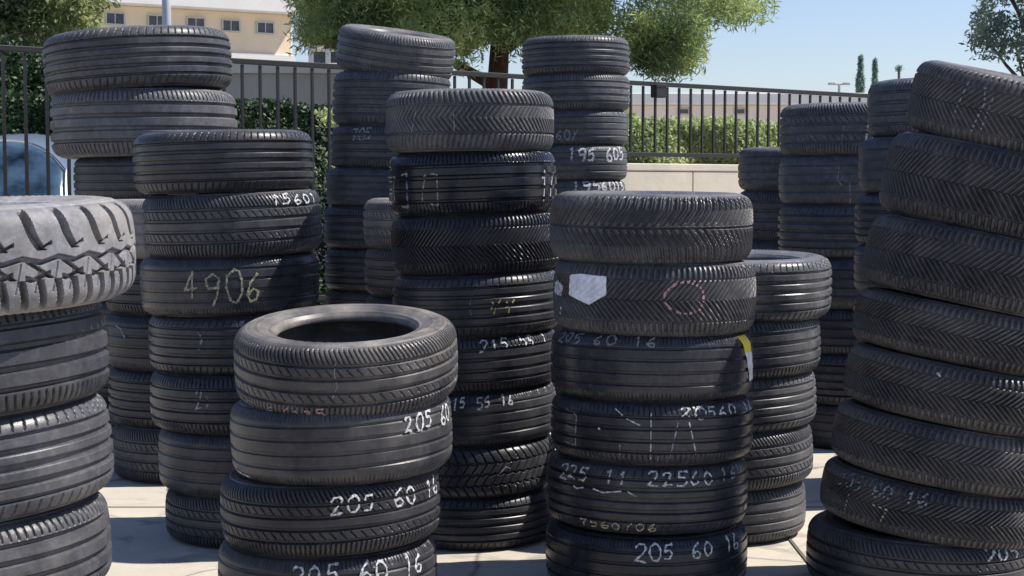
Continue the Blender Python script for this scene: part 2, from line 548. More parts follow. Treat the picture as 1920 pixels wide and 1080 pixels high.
def stack(phrase, Y, R, ys, cxs, kinds, rolls=0.0, pitches=0.0, looks=None, marks=None, Rs=None, top_w=None, adj=None, names=None):
    """ys: picture rows of the seams at the front, the last one the ground when None.  top_w: thickness of the top tyre."""
    n = len(kinds)
    lst = lambda v: list(v) if isinstance(v, (list, tuple)) else [v] * n
    fill = lambda v: v + [v[-1]] * (n - len(v))
    rolls, pitches, cxs = fill(lst(rolls)), fill(lst(pitches)), fill(lst(cxs))
    Rs = fill(lst(Rs)) if Rs else [R] * n
    hs = []
    for i, y in enumerate(ys):
        h = py_h(y, Y - Rs[min(i, n - 1)] * 0.90)
        h += Rs[i] * 0.9 * math.tan(rad(pitches[i])) if i < n else 0
        if adj: h += adj.get(i, 0)
        hs.append(h)
    # hidden tyres down to the ground
    m = n - len(hs)
    last = hs[-1]
    for k in range(1, m + 1): hs.append(last * (1 - k / m))
    hs[-1] = 0.0
    tops = [hs[0] + (top_w or 0.21)] + hs[:-1]
    out = []
    for i in range(n):
        w = (tops[i] - hs[i])
        zc = (tops[i] + hs[i]) / 2
        wt = w * math.cos(rad(rolls[i])) + (0.004 if i < n - 1 else 0)
        if m == 0 and i == n - 1 or i == n - 1:
            rolls[i] = rolls[i] * 0.3; pitches[i] = 0
            zc = max(zc, w / 2 + 0.3 * math.tan(abs(rad(rolls[i]))))
        x = px_x(cxs[i], Y, zc)
        spin = RNG.uniform(0, 2 * math.pi)
        y = Y + (RNG.uniform(-0.008, 0.008) if i else 0)
        lk = looks[i] if looks and i < len(looks) and looks[i] else (RNG.uniform(0.08, 0.5), RNG.uniform(0.25, 0.8), RNG.uniform(0.0, 0.35))
        t = tyre(kinds[i], (x, y, zc), Rs[i], wt, rad(rolls[i]), rad(pitches[i]), spin, lk)
        nm = names.get(i) if names else None
        tag(t, nm or f'black {LOOK[kinds[i]]} tyre, {ORD[i]} in the {phrase}', 'tyre', GROUP)
        out.append(t)
        if marks and i in marks:
            rp = Rs[i] * F / Y
            def th(px):
                return math.asin(max(-0.985, min(0.985, (px - cxs[i]) / rp))) - math.pi / 2 - spin
            for mk in marks[i]:
                if mk[0] == 'text':
                    _, txt, x0, x1, zc_, hgt, colr, wd = mk
                    ck = Chalk(kinds[i])
                    t0_, t1_ = th(x0), th(x1)
                    if t1_ < t0_: t1_ += 2 * math.pi
                    cw = (t1_ - t0_) / len(txt)
                    for k, chh in enumerate(txt):
                        if chh == ' ': continue
                        jz = random.uniform(-0.08, 0.08) * hgt; js = random.uniform(0.80, 1.12); tilt = random.uniform(-0.3, 0.3); sl_ = random.uniform(0.02, 0.22)
                        for stv in GLYPH[chh]:
                            pts = []
                            for gx, gy in stv:
                                tt = t0_ + (k + 0.04 + 0.9 * js * gx + sl_ * (gy / 1.6 - 0.5) * 0.5) * cw
                                zz = (zc_ + jz + (gy / 1.6 - 0.5) * hgt * js + random.uniform(-1, 1) * 0.035 * hgt) + tilt * (gx - 0.5) * hgt * 0.4
                                tt += random.uniform(-1, 1) * 0.03 * cw
                                pts.append((tt, zz))
                            ck.stroke(pts, wd * 1.1)
                    ck.build('chalk_writing', M_CHALK[colr], t)
                elif mk[0] == 'line':
                    _, pts, colr, wd = mk
                    ck = Chalk(kinds[i])
                    ck.stroke([(th(a), b) for a, b in pts], wd)
                    ck.build('chalk_mark', M_CHALK[colr], t)
                elif mk[0] == 'patch':
                    _, nme, poly, mat, lift = mk
                    patch(nme, [(th(a), b) for a, b in poly], mat, t, lift)
    return out

def patch(name, poly, mat, parent, lift=0.002):
    """a paper label pasted on the tread: the outline filled with a fine grid of the tyre's curve"""
    ts = [p[0] for p in poly]; zs = [p[1] for p in poly]
    def inside(t, z):
        c = False
        for (t0, z0), (t1, z1) in zip(poly, poly[1:] + poly[:1]):
            if (z0 > z) != (z1 > z) and t < (t1 - t0) * (z - z0) / (z1 - z0) + t0: c = not c
        return c
    rows = 26
    v, f = [], []
    zz = [min(zs) + (max(zs) - min(zs)) * k / rows for k in range(rows + 1)]
    prev = None
    for z in zz:
        ze = min(max(z, min(zs) + 1e-5), max(zs) - 1e-5)
        xs = []
        for (t0, z0), (t1, z1) in zip(poly, poly[1:] + poly[:1]):
            if (z0 > ze) != (z1 > ze): xs.append((t1 - t0) * (ze - z0) / (z1 - z0) + t0)
        a, b = min(xs), max(xs)
        n0 = len(v)
        for L in (lift, lift - 0.0012):
            for k in range(13):
                tt = a + (b - a) * k / 12
                r = float(prof(np.array(z))) + L + 0.0009 * math.sin(tt * 90 + z * 300)
                v.append((r * math.cos(tt), r * math.sin(tt), z))
        if prev is not None:
            for k in range(12):
                f.append((prev + k, prev + k + 1, n0 + k + 1, n0 + k))
                f.append((prev + 13 + k + 1, prev + 13 + k, n0 + 13 + k, n0 + 13 + k + 1))
            f.append((prev, n0, n0 + 13, prev + 13)); f.append((prev + 12, prev + 25, n0 + 25, n0 + 12))
        else:
            for k in range(12): f.append((n0 + k, n0 + 13 + k, n0 + 14 + k, n0 + k + 1))
        prev = n0
    for k in range(12): f.append((prev + k, prev + k + 1, prev + 14 + k, prev + 13 + k))
    me = bpy.data.meshes.new(name); me.from_pydata(v, [], f); me.update()
    return link(name, me, mat, parent)

# ------------------------------------------------------------------ ground
def concrete():
    m, nt, bs = new_mat('concrete')
    n1 = noise(nt, 0.9, 6, 0.62); n2 = noise(nt, 14, 6, 0.7); n3 = noise(nt, 3.5, 4, 0.5, dist=1.0)
    c = ramp(nt, n1, [(0.30, (0.37, 0.335, 0.285)), (0.72, (0.51, 0.465, 0.395))])
    c = mix_node(nt, c, (0.30, 0.28, 0.25, 1), math_node(nt, 'MULTIPLY', ramp(nt, n2, [(0.45, (0, 0, 0)), (0.75, (1, 1, 1))]), 0.35))
    c = mix_node(nt, c, (0.16, 0.15, 0.14, 1), math_node(nt, 'MULTIPLY', ramp(nt, n3, [(0.56, (0, 0, 0)), (0.66, (1, 1, 1))]), 0.6))
    n4 = noise(nt, 1.6, 5, 0.7, stretch=(0.5, 3.2, 1), dist=1.5)
    c = mix_node(nt, c, (0.085, 0.08, 0.078, 1), math_node(nt, 'MULTIPLY', ramp(nt, n4, [(0.58, (0, 0, 0)), (0.66, (1, 1, 1))]), 0.45))
    n6 = noise(nt, 46, 3, 0.8)
    c = mix_node(nt, c, (0.12, 0.11, 0.10, 1), math_node(nt, 'MULTIPLY', ramp(nt, n6, [(0.66, (0, 0, 0)), (0.70, (1, 1, 1))]), 0.6))
    tc = nt.nodes.new('ShaderNodeTexCoord'); vo = nt.nodes.new('ShaderNodeTexVoronoi'); vo.feature = 'DISTANCE_TO_EDGE'; vo.inputs['Scale'].default_value = 0.55
    wv = nt.nodes.new('ShaderNodeMix'); wv.data_type = 'RGBA'; wv.inputs[0].default_value = 0.12
    nz = nt.nodes.new('ShaderNodeTexNoise'); nz.inputs['Scale'].default_value = 3.0; nz.inputs['Detail'].default_value = 6
    nt.links.new(tc.outputs['Object'], nz.inputs['Vector']); nt.links.new(tc.outputs['Object'], wv.inputs[6]); nt.links.new(nz.outputs['Color'], wv.inputs[7])
    nt.links.new(wv.outputs[2], vo.inputs['Vector'])
    c = mix_node(nt, c, (0.07, 0.065, 0.06, 1), math_node(nt, 'MULTIPLY', ramp(nt, vo.outputs['Distance'], [(0.0, (1, 1, 1)), (0.006, (0, 0, 0))]), 0.7))
    nt.links.new(c, bs.inputs['Base Color'])
    bs.inputs['Roughness'].default_value = 0.85
    bump(nt, bs, noise(nt, 90, 5, 0.7), 0.35, 0.004)
    return m
M_CONC = concrete()
g = MB(); g.quad((-400, -60, 0), (400, -60, 0), (400, 700, 0), (-400, 700, 0))
tag(g.build('ground', M_CONC), kind='structure')
M_JOINT = plain('joint_filler', (0.10, 0.095, 0.09), 0.9, 0.2, 8)
j = MB()
for yy in (3.2, 6.62, 9.6): j.quad((-9, yy, 0.004), (9, yy, 0.004), (9, yy + 0.012, 0.004), (-9, yy + 0.012, 0.004))
for xx in (-2.15, 1.05): j.quad((xx, 0, 0.005), (xx + 0.012, 0, 0.005), (xx + 0.012, 12, 0.005), (xx, 12, 0.005))
tag(j.build('ground_joint', M_JOINT), kind='structure')
M_ASPH = plain('asphalt', (0.055, 0.055, 0.058), 0.9, 0.25, 6, bmp=0.2)
s = MB(); s.quad((-200, 20, 0.004), (200, 20, 0.004), (200, 31, 0.004), (-200, 31, 0.004))
tag(s.build('street', M_ASPH), kind='structure')

# ------------------------------------------------------------------ fence and retaining wall along one slanting line
FA = Vector((px_x(-90, 8.9, 1.3), 8.9, 0)); FB = Vector((px_x(1900, 15.2, 1.3), 15.2, 0))
FD = (FB - FA); FL = FD.length; FD.normalize(); FRZ = math.atan2(FD.y, FD.x)
M_IRON = plain('black_iron', (0.007, 0.007, 0.009), 0.55, 0.3, 30)
def along(px):
    """distance along the fence line under a picture column"""
    k = (px - 960) / F
    return (k * FA.y * CP - FA.x) / (FD.x - k * FD.y * CP)
WALL_TOP = 1.515
w_a = along(800)
fence = tag(empty('iron_fence', FA, FRZ), 'black iron picket fence along the back of the yard, in front of the hedges', 'fence')
def rail(z, x0, x1, name='rail', t=0.02):
    m_ = MB(); m_.box(x0, x1, -t, t, z - t, z + t); m_.build(name, M_IRON, fence, 0.003)
rail(2.12, 0, FL, t=0.0165)
rail(WALL_TOP + 0.07, w_a, FL, t=0.016)
rail(0.62, 0, w_a, t=0.016)
sp = 0.127
for k in range(int(FL / sp)):
    x = 0.05 + k * sp
    z0 = WALL_TOP + 0.086 if x > w_a else 0.636
    m_ = MB(); m_.box(x - 0.008, x + 0.008, -0.008, 0.008, z0, 2.10)
    m_.build('picket', M_IRON, fence)
for x in (0.02, w_a - 0.04, FL - 0.05):
    m_ = MB(); m_.box(x - 0.028, x + 0.028, -0.028, 0.028, WALL_TOP + 0.003 if x > w_a else 0.003, 2.16)
    m_.build('post', M_IRON, fence, 0.004)
M_WALL = plain('painted_block_wall', (0.49, 0.445, 0.375), 0.85, 0.16, 1.6, bmp=0.2)
wall = tag(empty('retaining_wall', FA, FRZ), 'beige painted retaining wall carrying the right part of the iron fence', 'wall')
xj = along(1282)
xs = [w_a] + [x for x in np.arange(xj - 5 * 1.22, FL, 1.22) if x > w_a + 0.2 and x < FL - 0.2] + [FL + 0.4]
for a, b in zip(xs, xs[1:]):
    m_ = MB(); m_.box(a + 0.004, b - 0.004, -0.10, 0.12, 0, WALL_TOP - 0.06)
    m_.build('wall_panel', M_WALL, wall, 0.006)
m_ = MB(); m_.box(w_a - 0.02, FL + 0.4, -0.106, 0.13, WALL_TOP - 0.057, WALL_TOP)
m_.build('coping', M_WALL, wall, 0.008)
m_ = MB(); m_.box(w_a, FL + 0.4, -0.09, 0.11, 0, WALL_TOP - 0.07); m_.build('wall_core', M_JOINT, wall)
xb = along(1232)
bx = tag(empty('junction_box', FA + FD * xb + Vector((0, -0.05, 2.02)), FRZ), 'small dark box clamped under the top rail of the iron fence', 'box')
m_ = MB(); m_.box(-0.055, 0.055, -0.04, 0.03, -0.005, 0.09); m_.build('casing', M_IRON, bx, 0.008)
m_ = MB(); m_.box(-0.06, 0.06, -0.045, -0.041, 0.075, 0.095); m_.build('lid', M_IRON, bx, 0.002)

# ------------------------------------------------------------------ foliage
def leaf_mat(name, dark, light, scale, trans=0.25, yellow=None):
    m, nt, bs = new_mat(name)
    n1 = noise(nt, scale, 4, 0.6); n2 = noise(nt, scale * 9, 2, 0.5)
    stops = [(0.34, dark), (0.62, light)]
    if yellow: stops.append((0.78, yellow))
    c = ramp(nt, n1, stops)
    mul = nt.nodes.new('ShaderNodeMix'); mul.data_type = 'RGBA'; mul.blend_type = 'MULTIPLY'; mul.inputs[0].default_value = 1
    nt.links.new(c, mul.inputs[6]); nt.links.new(ramp(nt, n2, [(0.3, (0.6, 0.6, 0.6)), (0.7, (1.3, 1.3, 1.3))]), mul.inputs[7])
    nt.links.new(mul.outputs[2], bs.inputs['Base Color'])
    bs.inputs['Roughness'].default_value = 0.55
    tr = nt.nodes.new('ShaderNodeBsdfTranslucent')
    nt.links.new(mul.outputs[2], tr.inputs[0])
    mx = nt.nodes.new('ShaderNodeMixShader'); mx.inputs[0].default_value = trans
    nt.links.new(bs.outputs[0], mx.inputs[1]); nt.links.new(tr.outputs[0], mx.inputs[2])
    nt.links.new(mx.outputs[0], nt.nodes['Material Output'].inputs[0])
    return m

def leaves(P, size, asp, droop=0.0):
    """one small kite per point"""
    n = len(P)
    d = RNG.normal(size=(n, 3)); d[:, 2] -= droop; d /= np.linalg.norm(d, axis=1)[:, None]
    e = RNG.normal(size=(n, 3)); e -= (e * d).sum(1)[:, None] * d; e /= np.linalg.norm(e, axis=1)[:, None]
    L = size * RNG.uniform(0.6, 1.35, n)[:, None]; Wd = L * asp
    a = P - d * L / 2; c = P + d * L / 2
    b = P - d * L * 0.05 + e * Wd / 2; f = P - d * L * 0.05 - e * Wd / 2
    V = np.stack([a, b, c, f], 1).reshape(-1, 3)
    return V, np.arange(n * 4).reshape(-1, 4)

def clump_points(centres, radii, per_clump, flat=0.75):
    out = []
    for c, r in zip(centres, radii):
        n = int(per_clump * (r / np.mean(radii)) ** 2)
        q = np.clip(RNG.normal(size=(n, 3)), -1.75, 1.75) * r * 0.52
        q[:, 2] *= flat
        out.append(q + c)
    return np.concatenate(out)

def in_poly(x, y, poly):
    c = False
    for (x0, y0), (x1, y1) in zip(poly, poly[1:] + poly[:1]):
        if (y0 > y) != (y1 > y) and x < (x1 - x0) * (y - y0) / (y1 - y0) + x0: c = not c
    return c

def crown_centres(n, poly, Y, depth, rlo, rhi, mind=0.0, holes=()):
    xs = [p[0] for p in poly]; ys = [p[1] for p in poly]
    cs, rs = [], []
    tries = 0
    while len(cs) < n and tries < n * 60:
        tries += 1
        x = RNG.uniform(min(xs), max(xs)); y = RNG.uniform(min(ys), max(ys))
        if not in_poly(x, y, poly): continue
        if any(math.hypot(x - hx, y - hy) < hr for hx, hy, hr in holes): continue
        yy = Y + RNG.uniform(-1, 1) * depth
        h = py_h(y, yy)
        cs.append((px_x(x, yy, h), yy, h)); rs.append(RNG.uniform(rlo, rhi))
    return np.array(cs), np.array(rs)

M_PINE = leaf_mat('pine_needles', (0.060, 0.125, 0.066), (0.38, 0.47, 0.18), 0.7, 0.55, (0.86, 0.82, 0.40))
M_BROAD = leaf_mat('broad_leaves', (0.08, 0.12, 0.05), (0.36, 0.40, 0.17), 0.8, 0.45, (0.56, 0.54, 0.32))
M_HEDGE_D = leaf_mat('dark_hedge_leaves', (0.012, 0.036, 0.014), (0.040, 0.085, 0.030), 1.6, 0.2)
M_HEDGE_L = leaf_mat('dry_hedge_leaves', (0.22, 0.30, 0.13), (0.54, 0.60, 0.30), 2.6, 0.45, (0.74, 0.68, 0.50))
M_CYP = leaf_mat('hazed_cypress_leaves', (0.17, 0.27, 0.25), (0.30, 0.42, 0.38), 0.5, 0.4)  # far haze is put into this pale leaf colour
M_EUC = leaf_mat('blue_green_leaves', (0.075, 0.125, 0.11), (0.21, 0.27, 0.19), 0.9, 0.5)
M_BARK = plain('pine_bark', (0.085, 0.040, 0.030), 0.9, 0.45, 7, bmp=0.8)
M_BARK2 = plain('grey_bark', (0.10, 0.085, 0.07), 0.9, 0.35, 7, bmp=0.8)

# the big pine behind the fence
PY = 19.0
pine = tag(empty('pine_tree', (px_x(932, PY, 2), PY, 0)), 'large dark pine with reddish trunk spreading over the back fence', 'tree')
def rel(P, root): return np.asarray(P) - np.array(root.location)
px0 = pine.location.x
def limb(mb, pts, r0, r1):
    n = len(pts)
    mb.tube(pts, [r0 + (r1 - r0) * k / (n - 1) for k in range(n)], 9)
tb = MB()
limb(tb, [(0.02, 0, 0), (0.0, 0.02, 1.2), (-0.02, 0, 2.2), (0.03, 0.03, 3.0), (0.10, 0, 4.0), (0.05, 0.1, 5.6), (0.1, 0, 7.2)], 0.17, 0.06)
tb.build('trunk', M_BARK, pine, smooth=True)
for pts in ([(0.03, 0, 2.9), (0.7, 0.9, 3.5), (1.6, 1.3, 3.9), (2.4, 1.2, 4.1)], [(0.0, 0, 2.5), (-0.5, -0.2, 2.78), (-1.3, -0.6, 2.95), (-2.2, -0.5, 3.1)],
            [(0.1, 0, 3.9), (0.9, 0.5, 4.6), (2.0, 0.9, 4.9)], [(0.1, 0, 3.8), (-0.8, 0.6, 4.5), (-1.9, 0.9, 4.8)], [(0.05, 0, 4.9), (0.8, -0.8, 5.6)], [(0.05, 0, 5.2), (-0.9, -0.6, 5.9)]):
    lb = MB(); limb(lb, pts, 0.075, 0.02); lb.build('limb', M_BARK, pine, smooth=True)
poly = [(545, -420), (535, 20), (555, 70), (592, 88), (640, 70), (720, 62), (800, 70), (850, 100), (872, 120), (893, 95), (905, 55), (960, 50), (985, 85), (1040, 60), (1100, 50), (1160, 70),
        (1190, 118), (1235, 138), (1285, 112), (1315, 62), (1360, 55), (1392, 88), (1415, 55), (1440, 10), (1440, -420)]
holes = [(1120, 22, 22), (1180, 52, 18), (880, 30, 13), (1330, 85, 16)]
c1, r1 = crown_centres(430, poly, PY, 1.9, 0.13, 0.38, holes=holes)
c4, r4 = crown_centres(150, [(560, -10), (1110, -20), (1160, 55), (1110, 66), (960, 62), (880, 60), (620, 50)], PY, 1.4, 0.18, 0.34)
c2, r2 = crown_centres(60, [(560, 40), (880, 40), (880, 85), (600, 75)], PY + 0.6, 1.0, 0.18, 0.3)
c3, r3 = crown_centres(70, [(1190, 60), (1300, 40), (1290, 110), (1240, 132), (1195, 110)], PY - 0.6, 0.8, 0.16, 0.28)
Pp = clump_points(np.concatenate([c1, c2, c3, c4]), np.concatenate([r1, r2, r3, r4]), 290, 0.75)
V, Fq = leaves(rel(Pp, pine), 0.095, 0.17, 0.35)
link('crown', mesh_np('pine_crown', V, Fq), M_PINE, pine)

def tree(name, label, px, Y, poly, mat, n, depth, rlo, rhi, per_, size, asp, trunk_top, tr=0.12, bark=None, holes=(), base=0.0, flat=0.8):
    o = tag(empty(name, (px_x(px, Y, 2), Y, base)), label, 'tree')
    cs, rs = crown_centres(n, poly, Y, depth, rlo, rhi, holes=holes)
    P = rel(clump_points(cs, rs, per_, flat), o)
    t_ = MB(); limb(t_, [(0, 0, 0), (0.03, 0.02, trunk_top * 0.4), (-0.03, 0, trunk_top * 0.75), (0.02, 0, trunk_top)], tr, tr * 0.35)
    t_.build('trunk', bark or M_BARK2, o, smooth=True)
    lb = MB()
    loc = rel(cs, o)
    for k in RNG.choice(len(loc), min(9, len(loc)), replace=False):
        z0 = min(trunk_top * 0.9, max(trunk_top * 0.3, loc[k][2] * 0.7))
        limb(lb, [(0, 0, z0), tuple(np.array((0, 0, z0)) * 0.5 + loc[k] * 0.5 + np.array((0, 0, -0.06))), tuple(loc[k])], tr * 0.4, tr * 0.1)
    lb.build('limb', bark or M_BARK2, o, smooth=True)
    V, Fq = leaves(P, size, asp, 0.2)
    link('crown', mesh_np(name + '_crown', V, Fq), mat, o)
    return o
tree('broadleaf_tree', 'sunlit olive green leafy tree above the blue car at upper left', 70, 17.5,
     [(-200, -220), (-200, 150), (-60, 140), (10, 105), (50, 110), (80, 80), (110, 58), (150, 50), (175, 30), (180, -20), (170, -220)], M_BROAD, 300, 1.5, 0.14, 0.30, 240, 0.085, 0.42, 4.2, tr=0.07)
tree('eucalyptus_tree', 'blue green tree with airy crown at upper right corner', 1935, 30,
     [(1845, 10), (1815, 62), (1812, 78), (1850, 100), (1870, 75), (1880, 100), (1900, 120), (1960, 130), (2100, 110), (2100, -250), (1880, -250)], M_EUC, 170, 1.8, 0.16, 0.40, 170, 0.12, 0.32, 6.0,
     holes=[(1875, 62, 12), (1868, 85, 9), (1900, 25, 12)])
for name, label, px, Y, yt, yb, wpx in (('cypress_tree', 'taller pale cypress rising far beyond the fence at right', 1611, 120, 106, 210, 15),
                                        ('cypress_tree', 'thinner darker cypress just right of the taller pale cypress', 1638, 125, 112, 210, 9)):
    o = tag(empty(name, (px_x(px, Y, 3), Y, 0)), label, 'tree', 'cypress trees beyond the fence')
    zt, zb = py_h(yt, Y), 0.8
    rr = wpx * Y / F
    n = 5200
    z = RNG.uniform(0, 1, n) ** 0.9
    rad_ = rr * np.clip((1 - z) * 1.5, 0, 1) ** 0.75 * np.clip(z * 8, 0.3, 1) * np.sqrt(RNG.uniform(0.1, 1, n)) * (1 + 0.25 * np.sin(z * 40))
    a = RNG.uniform(0, 2 * np.pi, n)
    P = np.stack([rad_ * np.cos(a), rad_ * np.sin(a), zb + z * (zt - zb)], 1)
    V, Fq = leaves(P, 0.45, 0.35, -0.8)
    link('crown', mesh_np('cypress_crown', V, Fq), M_CYP, o)
    t_ = MB(); limb(t_, [(0, 0, 0), (0, 0, zt * 0.5), (0, 0, zt * 0.95)], 0.18, 0.03); t_.build('trunk', M_BARK2, o)
# a palm head, tiny on the skyline
o = tag(empty('palm_tree', (px_x(1683, 150, 4), 150, 0)), 'tiny distant palm on the skyline behind the right stacks', 'tree')
zt = py_h(128, 150)
t_ = MB(); limb(t_, [(0, 0, 0), (0.1, 0, zt * 0.5), (0, 0, zt)], 0.2, 0.12); t_.build('trunk', M_BARK2, o)
q = RNG.normal(size=(260, 3)) * np.array((0.14, 0.14, 0.13)) + np.array((0, 0, zt))
V, Fq = leaves(q, 0.28, 0.25); link('crown', mesh_np('palm_crown', V, Fq), M_CYP, o)

# hedges behind the fence
def hedge(name, label, org, x1, y1, z0, z1, mat, n, size, top_var=0.08):
    """runs x1 metres along the fence's direction from org, y1 deep"""
    o = tag(empty(name, org, FRZ), label, 'hedge')
    x0, y0 = 0, 0
    P = np.stack([RNG.uniform(x0, x1, n), RNG.uniform(y0, y1, n), z0 + (z1 - z0) * RNG.uniform(0, 1, n)], 1)
    # most leaves near the front and the top
    k = RNG.uniform(0, 1, n)
    P[k < 0.6, 1] = y0 + RNG.exponential(0.10, (k < 0.6).sum()) - 0.04
    P[k > 0.78, 2] = z1 - RNG.exponential(0.05, (k > 0.78).sum())
    P[:, 2] += top_var * (np.sin(P[:, 0] * 3.1) * np.sin(P[:, 0] * 7.7 + 1) + RNG.normal(size=n) * 0.4) * ((P[:, 2] - z0) / (z1 - z0))
    P[:, 1] += 0.06 * np.sin(P[:, 0] * 5 + P[:, 2] * 6)
    V, Fq = leaves(P, size, 0.55)
    link('foliage', mesh_np(name + '_foliage', V, Fq), mat, o)
    tw = MB()
    for x in np.arange(x0 + 0.3, x1, 0.55):
        tw.tube([(x, y1 / 2, 0.0), (x + 0.05, y1 / 2 + 0.03, z1 * 0.5), (x - 0.04, y1 / 2, z1 * 0.85)], [0.03, 0.022, 0.008], 6)
    tw.build('stem', M_BARK2, o)
    return o
nrm = Vector((-FD.y, FD.x, 0))
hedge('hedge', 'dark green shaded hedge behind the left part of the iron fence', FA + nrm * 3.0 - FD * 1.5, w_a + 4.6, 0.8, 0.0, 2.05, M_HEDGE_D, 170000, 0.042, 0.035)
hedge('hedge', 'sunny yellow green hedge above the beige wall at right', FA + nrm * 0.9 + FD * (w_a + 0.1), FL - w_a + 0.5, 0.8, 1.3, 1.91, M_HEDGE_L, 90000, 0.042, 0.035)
# raised bed behind the wall that the hedge grows from
M_SOIL = plain('soil', (0.16, 0.12, 0.085), 0.95, 0.3, 5)
b = MB()
pA = FA + FD * w_a; pB = FA + FD * (FL + 0.4)
v0 = [pA + nrm * 0.125, pB + nrm * 0.125, Vector((9.6, 19.5, 0)), Vector((pA.x, 19.5, 0))]
b.v = [(p.x, p.y, 0) for p in v0] + [(p.x, p.y, 1.40) for p in v0]
b.f = [(4, 5, 6, 7), (0, 1, 5, 4), (1, 2, 6, 5), (2, 3, 7, 6), (3, 0, 4, 7)]
tag(b.build('raised_terrain', M_SOIL), kind='structure')

# ------------------------------------------------------------------ buildings
M_STUCCO = plain('tan_stucco', (0.82, 0.67, 0.47), 0.9, 0.06, 1.5, bmp=0.1)
M_WHITE = plain('white_paint', (0.72, 0.70, 0.67), 0.8, 0.05, 2.0)
M_PINKW = plain('pinkish_white_wall', (0.72, 0.65, 0.62), 0.85, 0.06, 0.6)
M_GLASSD = plain('window_glass', (0.075, 0.08, 0.09), 0.35, 0.5, 3.0)
M_FRAME = plain('window_frame_paint', (0.52, 0.50, 0.47), 0.6, 0.05, 3)
M_GREYM = plain('grey_metal', (0.42, 0.43, 0.45), 0.45, 0.1, 5, metallic=0.3)
# tan building, its long wall running away to the right
bl = Vector((px_x(150, 39, 5), 39.0, 0)); br = Vector((px_x(548, 41.8, 5), 41.8, 0))
dv = br - bl; BL = dv.length; brz = math.atan2(dv.y, dv.x)
bld = tag(empty('tan_building', bl, brz), 'tan two storey building with small high windows at upper left', 'building')
top = py_h(14, 40)
m_ = MB(); m_.box(-8, BL, 0, 9, 0, top); m_.build('wall', M_STUCCO, bld, 0.02)
m_ = MB(); m_.box(-8.2, BL + 0.2, -0.35, 9.2, top + 0.002, top + 0.62); m_.build('parapet', M_WHITE, bld, 0.03)
m_ = MB(); m_.box(-8.05, BL + 0.06, -0.06, 9.05, 0.0, py_h(92, 40)); m_.build('plinth', M_WHITE, bld, 0.02)
for k, px in enumerate((135, 212, 288, 360, 427, 494)):
    x = (px - 150) / (548 - 150) * BL
    zc = py_h(35 + (px - 212) / 282 * 17.5, 39 + 2.8 * x / BL)
    f_ = MB()
    w2, h2, t = 0.21, 0.125, 0.035
    f_.box(x - w2 - t, x + w2 + t, -0.05, -0.003, zc + h2, zc + h2 + t); f_.box(x - w2 - t, x + w2 + t, -0.07, -0.003, zc - h2 - t, zc - h2)
    f_.box(x - w2 - t, x - w2, -0.05, -0.003, zc - h2 + 0.001, zc + h2 - 0.001); f_.box(x + w2, x + w2 + t, -0.05, -0.003, zc - h2 + 0.001, zc + h2 - 0.001)
    f_.box(x - 0.012, x + 0.012, -0.035, -0.006, zc - h2 + 0.001, zc + h2 - 0.001)
    fr = f_.build('window', M_FRAME, bld)
    p_ = MB(); p_.box(x - w2 + 0.001, x + w2 - 0.001, -0.022, -0.004, zc - h2 + 0.001, zc + h2 - 0.001); p_.build('pane', M_GLASSD, fr)
# grey pole in front of it
pl = tag(empty('utility_pole', (px_x(313, 30, 4), 30, 0)), 'pale grey pole standing in front of the tan building', 'pole')
m_ = MB(); m_.tube([(0, 0, 0), (0, 0, 4.0), (0, 0, 9.0)], [0.10, 0.085, 0.07], 12); m_.build('shaft', M_GREYM, pl, smooth=True)
m_ = MB(); m_.box(-0.2, 0.2, -0.2, 0.2, 0, 0.12, 0.02, 0.02); m_.build('base_plate', M_GREYM, pl, 0.01)
m_ = MB(); m_.box(-0.9, 0.9, -0.05, 0.05, 8.4, 8.52); m_.build('cross_arm', M_GREYM, pl, 0.01)
bush = tag(empty('bush', (px_x(-40, 15.2, 1), 15.2, 0)), 'tall dark bush filling the far left corner behind the car', 'bush')
cs, rs = crown_centres(120, [(-260, 60), (-260, 300), (190, 300), (190, 190), (120, 150), (60, 118)], 15.2, 0.5, 0.16, 0.30)
V, Fq = leaves(rel(clump_points(cs, rs, 330, 0.9), bush), 0.06, 0.5)
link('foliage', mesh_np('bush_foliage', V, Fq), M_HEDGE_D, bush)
t_ = MB()
for dx in (-0.7, -0.2, 0.3, 0.8): t_.tube([(dx * 0.5, 0, 0), (dx * 0.8, 0.05, 0.9), (dx, 0, 1.9)], [0.04, 0.03, 0.012], 6)
t_.build('stem', M_BARK2, bush)
# low white wall / carport seen over the dark hedge
hW = py_h(119, 22)
lw = tag(empty('white_block_wall', (px_x(410, 22, 2), 22, 0)), 'low white wall with a pale cap seen over the dark hedge', 'wall')
LW = px_x(660, 22, 2) - px_x(385, 22, 2)
x0 = px_x(385, 22, 2) - lw.location.x
m_ = MB(); m_.box(x0, x0 + LW, 0, 0.25, 0, hW - 0.14); m_.build('wall_face', plain('grey_block', (0.50, 0.49, 0.48), 0.85, 0.10, 2.0), lw, 0.01)
m_ = MB(); m_.box(x0 - 0.05, x0 + LW + 0.05, -0.07, 0.32, hW - 0.137, hW); m_.build('cap', M_WHITE, lw, 0.01)
